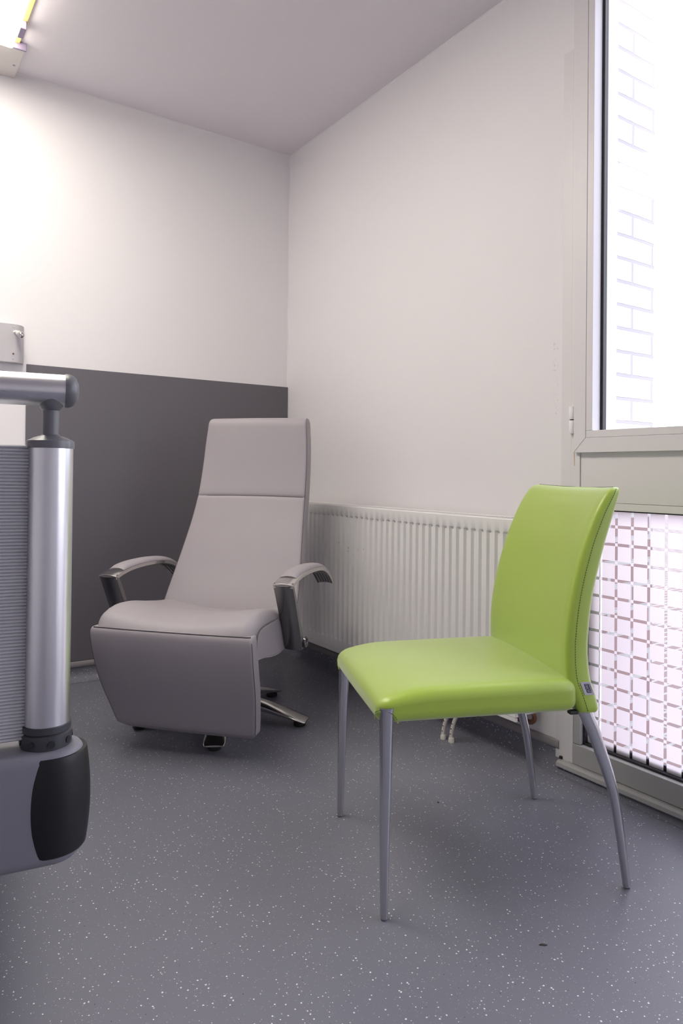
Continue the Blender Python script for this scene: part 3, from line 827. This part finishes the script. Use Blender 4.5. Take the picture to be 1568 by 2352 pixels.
# local x forward, y to its right in the picture's near side is +y (rotation), so near side = +1
NEAR = 1
gz = [0.430, 0.437, 0.47, 0.505, 0.56, 0.62, 0.71, 0.82, 0.90, 0.94, 0.955, 0.964, 0.969, 0.971]
gxf = [-0.478, -0.475, -0.464, -0.452, -0.448, -0.451, -0.465, -0.496, -0.529, -0.551, -0.562, -0.572, -0.582, -0.588]
gxr = [-0.527, -0.530, -0.523, -0.513, -0.508, -0.510, -0.523, -0.553, -0.580, -0.594, -0.599, -0.601, -0.601, -0.598]
ghw = [0.236, 0.238, 0.236, 0.231, 0.227, 0.225, 0.222, 0.218, 0.215, 0.213, 0.211, 0.208, 0.203, 0.197]
def chair_ring(z):
    xf = curve(z, gz, gxf); xr = curve(z, gz, gxr); w = curve(z, gz, ghw)
    d = xf-xr; rf = min(0.022, d*0.55); rr = min(0.012, d*0.3)
    pts = []
    bow = 0.014*min(1, max(0, (z-0.50)/0.25))
    def P(x, y): pts.append(Vector((x - bow*(1-(y/w)**2), y, z - 0.004*(1-(y/w)**2)*(1 if z > 0.93 else 0))))
    for k in range(17):
        u = -1+2*k/16; P(xf, u*(w-rf*0.6))
    for k in range(1, 6):
        a = PI/2*k/5; P(xf-rf+rf*math.cos(a), w-rf*0.6+rf*0.6*math.sin(a))
    for k in range(0, 4):
        a = PI/2*k/3; P(xr+rr-rr*math.sin(a), w-rr+rr*math.cos(a))
    for k in range(1, 12): P(xr, (w-rr)*(1-2*k/12))
    for k in range(0, 4):
        a = PI/2*k/3; P(xr+rr-rr*math.cos(a), -(w-rr)-rr*math.sin(a))
    for k in range(0, 5):
        a = PI/2*k/5; P(xf-rf+rf*math.sin(a), -w+rf*0.6-rf*0.6*math.cos(a))
    return pts
zl = [0.430, 0.433, 0.437] + [0.445+0.0125*k for k in range(39)] + [0.930, 0.940, 0.948, 0.955, 0.960, 0.964, 0.967, 0.969, 0.9705]
zl = sorted(set(round(z, 4) for z in zl))
bm = BM(); loft(bm, [chair_ring(z) for z in zl]); gback = finish('backrest', bm, M['green'], GC, smooth=60)
def gseat_def(p):
    x, y, z = p
    X = x - 0.2285; t = max(0.0, min(1.0, (z+0.037)/0.074))
    u = y/0.238
    zz = 0.4685 + z + t*0.008*(1-u*u)
    fr = max(0.0, (X+0.12)/0.15)
    zz -= t*0.026*fr*fr
    zz += (1-t)*0.004*(1-u*u)
    zz += t*0.004*min(1, max(0, (-X)/0.4))
    k = 1 - 0.010*fr*fr
    return Vector((X + 0.006*(1-u*u)*fr, y*k, zz))
bm = BM(); rbox(bm, (0.2490, 0.239, 0.0375), (0.030, 0.026, 0.026), 16, 6, gseat_def); gseat = finish('seat', bm, M['green'], GC, smooth=70)
# stitching: rows of short dark green stitches
def stitch_row(bm, pts, step=0.0062, ln=0.0040, r=0.00075, lift=None):
    P = [Vector(p) for p in pts]; acc = 0.0; nxt = 0.0
    for a, b in zip(P, P[1:]):
        L = (b-a).length
        if L < 1e-7: continue
        d = (b-a)/L
        while nxt < acc+L:
            c = a + d*(nxt-acc)
            sweep(bm, [c-d*ln/2, c+d*ln/2], lambda i, t: circ(r, 6)); nxt += step
        acc += L
for s in (1, -1):
    bm = BM(); pts = []
    for k in range(110):
        z = 0.436 + k*(0.966-0.436)/109
        rg = chair_ring(z); q = rg[21] if s > 0 else rg[-5]
        pts.append(q + Vector((0, s*0.0004, 0)))
    stitch_row(bm, pts)
    finish('stitching', bm, M['thread'], gback, smooth=0)
bm = BM()
stitch_row(bm, [Vector((-0.590-0.014*(1-(y/0.2)**2), y, 0.9712-0.004*(1-(y/0.2)**2))) for y in [0.19-0.38*k/40 for k in range(41)]])
finish('stitching', bm, M['thread'], gback, smooth=0)
# hem arching over the tops of the front legs
for s in (1, -1):
    ch = smooth_path([(0.0195, s*0.203, 0.437), (0.0215, s*0.210, 0.449), (0.0190, s*0.226, 0.4590), (0.006, s*0.2365, 0.4615), (-0.010, s*0.2380, 0.455), (-0.020, s*0.2375, 0.445), (-0.026, s*0.2330, 0.434)], 5)
    bm = BM(); sweep(bm, ch, lambda i, t: circ(0.0017, 8)); hem = finish('hem', bm, M['green'], gseat)
    bm = BM(); stitch_row(bm, [p + Vector((0.001, s*0.0022, 0.0035)) for p in ch], 0.0062, 0.004, 0.0009); finish('stitching', bm, M['thread'], hem, smooth=0)
# legs
def gleg(path, wid, dep, name='leg'):
    bm = BM()
    pts = smooth_path(path, 6); n = len(pts)
    rings = []
    for i, p in enumerate(pts):
        t = i/(n-1); a = interp(t, [0, 1], wid); b = interp(t, [0, 1], dep)
        tg = (pts[min(i+1, n-1)]-pts[max(i-1, 0)]).normalized()
        ys = Vector((0, 1, 0)); xs = ys.cross(tg).normalized()
        rings.append([p + xs*u + ys*v for u, v in superell(a/2, b/2, 28, 2.7)])
    loft(bm, rings)
    return finish(name, bm, M['leg'], GC, smooth=50, bevel=None)
for s in (1, -1):
    lf = gleg([(-0.001, s*0.2265, 0.470), (-0.001, s*0.2275, 0.44), (0.001, s*0.231, 0.30), (0.003, s*0.235, 0.15), (0.004, s*0.239, 0.004)], (0.036, 0.0165), (0.030, 0.0165))
    bm = BM(); lathe(bm, [(0.0001, 0), (0.0075, 0), (0.0080, 0.005), (0.0001, 0.005)], (0.004, s*0.239, 0), 18); finish('foot_cap', bm, M['plastic'], lf)
    lr = gleg([(-0.488, s*0.217, 0.475), (-0.500, s*0.219, 0.432), (-0.521, s*0.223, 0.383), (-0.536, s*0.226, 0.340), (-0.552, s*0.229, 0.295), (-0.5655, s*0.232, 0.250), (-0.577, s*0.233, 0.204), (-0.592, s*0.234, 0.11), (-0.607, s*0.235, 0.004)], (0.036, 0.0175), (0.026, 0.0165))
    bm = BM(); lathe(bm, [(0.0001, 0), (0.0075, 0), (0.0080, 0.005), (0.0001, 0.005)], (-0.607, s*0.235, 0), 18); finish('foot_cap', bm, M['plastic'], lr)
    bm = BM(); box(bm, -0.478, -0.455, s*0.215, s*0.232, 0.425, 0.434); finish('bracket', bm, M['black'], GC, smooth=0, bevel=0.003)

# woven tag on the near edge of the backrest
def tag_part():
    zc = 0.503
    z0, z1 = 0.473, 0.503
    def edge(z, dx): return Vector((interp(z, gz, gxf)-0.022+dx, NEAR*(curve(z, gz, ghw)+0.0012), z))
    bm = BM()
    rings = []
    for z in (z0, z1):
        tilt = 0.0
        a = edge(z, -0.0050); b = edge(z, -0.0290); b.y += NEAR*0.0022
        rings.append([a, b, b + Vector((0, NEAR*0.0009, 0)), a + Vector((0, NEAR*0.0009, 0))])
    loft(bm, rings)
    t = finish('tag', bm, M['tag'], gback, smooth=0)
    t['label'] = 'small grey woven maker tag'
    # printed field and lettering
    a0, a1 = edge(z0, -0.005), edge(z1, -0.005); b0, b1 = edge(z0, -0.0290), edge(z1, -0.0290)
    b0.y += NEAR*0.0022; b1.y += NEAR*0.0022
    def uv(u, v, lift):     # u across the tag from its sewn edge, v up
        p = (a0*(1-u)+b0*u)*(1-v) + (a1*(1-u)+b1*u)*v
        return p + Vector((0, NEAR*(0.0009+lift), 0))
    bm = BM()
    q = [(0.30, 0.17), (0.78, 0.17), (0.78, 0.86), (0.30, 0.86)]
    loft(bm, [[uv(u, v, 0.0) for u, v in q], [uv(u, v, 0.0003) for u, v in q]])
    fld = finish('tag_field', bm, M['tag_dark'], t, smooth=0)
    cu = bpy.data.curves.new('letters', 'FONT'); cu.body = 'JORI'; cu.size = 1.0; cu.extrude = 0.0; cu.align_x = 'CENTER'; cu.align_y = 'CENTER'
    tmp = bpy.data.objects.new('letters', cu); C.objects.link(tmp)
    dg = bpy.context.evaluated_depsgraph_get(); dg.update()
    me = bpy.data.meshes.new_from_object(tmp.evaluated_get(dg))
    bpy.data.objects.remove(tmp)
    xs = [v.co.x for v in me.vertices]; ysx = [v.co.y for v in me.vertices]
    bm = BM(); bm.from_mesh(me); bpy.data.meshes.remove(me)
    for v in bm.verts:
        tx = (v.co.x-min(xs))/(max(xs)-min(xs)); ty = (v.co.y-min(ysx))/(max(ysx)-min(ysx))
        v.co = uv(0.72-0.34*ty, 0.22+0.60*tx, 0.0006)      # reads upwards, tops of letters towards the seam
    ex = bmesh.ops.extrude_face_region(bm, geom=bm.faces[:])
    for v in [g for g in ex['geom'] if isinstance(g, bmesh.types.BMVert)]: v.co.y += NEAR*0.0002
    finish('tag_lettering', bm, M['tag'], t, smooth=0)
    # finer line of print beside the field
    bm = BM()
    for k in range(16):
        v = 0.30+0.035*k
        q = [(0.85, v), (0.92, v), (0.92, v+0.02), (0.85, v+0.02)]
        loft(bm, [[uv(a, b, 0.0) for a, b in q], [uv(a, b, 0.0003) for a, b in q]])
    finish('tag_small_print', bm, M['tag_dark'], t, smooth=0)
tag_part()

# ------------------------------------------------------------------ hospital bed, foot end at the left edge
BX, BY = 0.2195, 1.061
bed_rot = math.radians(-9.3)         # local x along the board to the right, y towards the head of the bed
BED = empty('hospital_bed', (BX, BY, 0), bed_rot, 'foot end of a hospital bed with aluminium rail and ribbed grey panel at left', 'bed')
bm = BM()   # beam with round ends under the board
def stadium(r, x0, x1, n=16):
    return [(x1 + r*math.cos(-PI/2+PI*k/n), r*math.sin(-PI/2+PI*k/n)) for k in range(n+1)] + [(x0 + r*math.cos(PI/2+PI*k/n), r*math.sin(PI/2+PI*k/n)) for k in range(n+1)]
LB = -0.94
rings = []
for z, r in ((0.453, 0.030), (0.4545, 0.038), (0.459, 0.0425), (0.466, 0.0445), (0.596, 0.0445), (0.602, 0.0435), (0.607, 0.040), (0.6095, 0.034), (0.6100, 0.028)):
    rings.append([(x, y, z) for x, y in stadium(r, LB-0.006, 0.006)])
loft(bm, rings); beam = finish('beam', bm, M['bedpaint'], BED, smooth=50)
for px in (0.0, LB):
    bm = BM()
    zs_ = [0.468 + (0.600-0.468)*k/14 for k in range(15)]
    prof = [(0.0001, 0.466), (0.046, 0.466)] + [(0.0474 + 0.0052*(1-((z-0.534)/0.066)**2), z) for z in zs_] + [(0.0465, 0.602), (0.0001, 0.602)]
    lathe(bm, prof, (px + (0.008 if px == 0 else -0.008), 0, 0), 48); finish('bumper', bm, M['bumper'], BED, smooth=40)
    bm = BM(); lathe(bm, [(0.0001, 0.636), (0.031, 0.636), (0.031, 1.030), (0.0001, 1.030)], (px, 0, 0), 48); finish('post', bm, M['alu'], BED, smooth=40)
    bm = BM(); lathe(bm, [(0.0001, 0.609), (0.034, 0.609), (0.0345, 0.612), (0.0340, 0.628), (0.0315, 0.630), (0.0335, 0.632), (0.0335, 0.640), (0.031, 0.641), (0.0001, 0.641)], (px, 0, 0), 48); co = finish('collar', bm, M['collar'], BED, smooth=40)
    bm = BM()
    for k in range(8):
        a = 2*PI*k/8+0.16
        lathe(bm, [(0.0001, 0), (0.0050, 0), (0.0050, 0.0012), (0.0001, 0.0012)], (px+0.0342*math.cos(a), 0.0342*math.sin(a), 0.6185), 12, Vector((math.cos(a), math.sin(a), 0)))
    finish('collar_hole', bm, M['rubber'], co)
    bm = BM(); lathe(bm, [(0.0001, 1.030), (0.0325, 1.030), (0.0325, 1.038), (0.0318, 1.0405), (0.022, 1.0455), (0.0125, 1.0485), (0.0112, 1.0500), (0.0112, 1.084), (0.0135, 1.086), (0.0170, 1.092), (0.0185, 1.101), (0.0001, 1.103)], (px, 0, 0), 40); finish('post_neck', bm, M['plastic'], BED, smooth=35)
bm = BM(); lathe(bm, [(0.0001, LB-0.018), (0.0230, LB-0.018), (0.0230, 0.018), (0.0001, 0.018)], (0, 0, 1.1135), 48, Vector((1, 0, 0))); rail = finish('top_rail', bm, M['alu_h'], BED, smooth=40)
for x, s in ((0.018, 1), (LB-0.018, -1)):
    bm = BM(); lathe(bm, [(0.0001, 0.0), (0.0240, 0.0), (0.0243, 0.004), (0.0238, 0.007), (0.022, 0.0115), (0.018, 0.0155), (0.011, 0.0185), (0.004, 0.0195), (0.0001, 0.0196)], (x, 0, 1.1135), 40, Vector((s, 0, 0))); finish('rail_end_cap', bm, M['plastic'], rail, smooth=50)
bm = BM()   # ribbed infill panel between the posts
nr = 88; h0, h1 = 0.622, 1.0335; prof = []
for k in range(nr):
    z = h0 + (h1-h0)*k/nr; p = (h1-h0)/nr
    for f, d in ((0.0, 0.0), (0.12, 0.0008), (0.30, 0.0022), (0.5, 0.0027), (0.70, 0.0022), (0.88, 0.0008)): prof.append((-0.010-d, z+f*p))
prof.append((-0.010, h1)); prof += [(0.010, h1), (0.010, h0)]
loft(bm, [[(LB+0.02, y, z) for y, z in prof], [(-0.020, y, z) for y, z in prof]])
finish('ribbed_panel', bm, M['rib'], BED, smooth=30)
# rest of the bed, outside the picture: deck, mattress, undercarriage, castors
bm = BM()
for x in (-0.10, LB+0.10): box(bm, x-0.03, x+0.03, 0.03, 2.02, 0.47, 0.53)
box(bm, LB+0.06, -0.06, 0.05, 2.0, 0.53, 0.55); finish('deck', bm, M['bedpaint'], BED, smooth=0, bevel=0.004)
bm = BM(); rbox(bm, (0.40, 0.97, 0.07), 0.04, 6, 4, lambda p: Vector((p.x-0.47, p.y+1.02, p.z+0.62))); finish('mattress', bm, M['sheet'], BED, smooth=60)
bm = BM()
for x in (-0.30, LB+0.30): box(bm, x-0.03, x+0.03, 0.25, 1.8, 0.14, 0.20)
for y in (0.4, 1.6): box(bm, LB+0.28, -0.28, y-0.03, y+0.03, 0.14, 0.20); box(bm, -0.50, -0.44, y-0.03, y+0.03, 0.20, 0.47)
finish('undercarriage', bm, M['bedpaint'], BED, smooth=0, bevel=0.004)
for x in (-0.30, LB+0.30):
    for y in (0.30, 1.75):
        bm = BM(); lathe(bm, [(0.0001, -0.018), (0.060, -0.018), (0.065, -0.012), (0.065, 0.012), (0.060, 0.018), (0.0001, 0.018)], (x, y, 0.0652), 32, Vector((1, 0, 0)))
        box(bm, x-0.012, x+0.012, y-0.012, y+0.012, 0.066, 0.15); finish('castor', bm, M['plastic'], BED, smooth=40)

# ------------------------------------------------------------------ bits on the floor
def crumb(x, y, pts, h, rot, lab):
    bm = BM(); c, s = math.cos(rot), math.sin(rot)
    P = [(c*a-s*b, s*a+c*b) for a, b in pts]
    loft(bm, [[(a, b, 0.0003) for a, b in P], [(a*0.8, b*0.8, h) for a, b in P]])
    o = finish('floor_crumb', bm, M['chip'], smooth=0); o.location = (x, y, 0)
    tag(o, lab, 'crumb')
crumb(1.205, 0.987, [(-0.009, 0.0), (-0.004, 0.0035), (0.003, 0.003), (0.010, -0.001), (0.002, -0.003)], 0.002, -0.6, 'dark flake on the floor in front of the green chair, largest of the crumbs')
crumb(1.453, 1.589, [(-0.003, 0.0), (0.0, 0.003), (0.0035, 0.001), (0.001, -0.003)], 0.003, 0.2, 'tiny dark crumb on the floor between the legs of the green chair')
crumb(1.565, 0.86, [(-0.003, 0.0), (0.0, 0.003), (0.003, 0.0), (0.0, -0.003)], 0.002, 0.2, 'small dark crumb on the floor at the right edge, beside the chair')
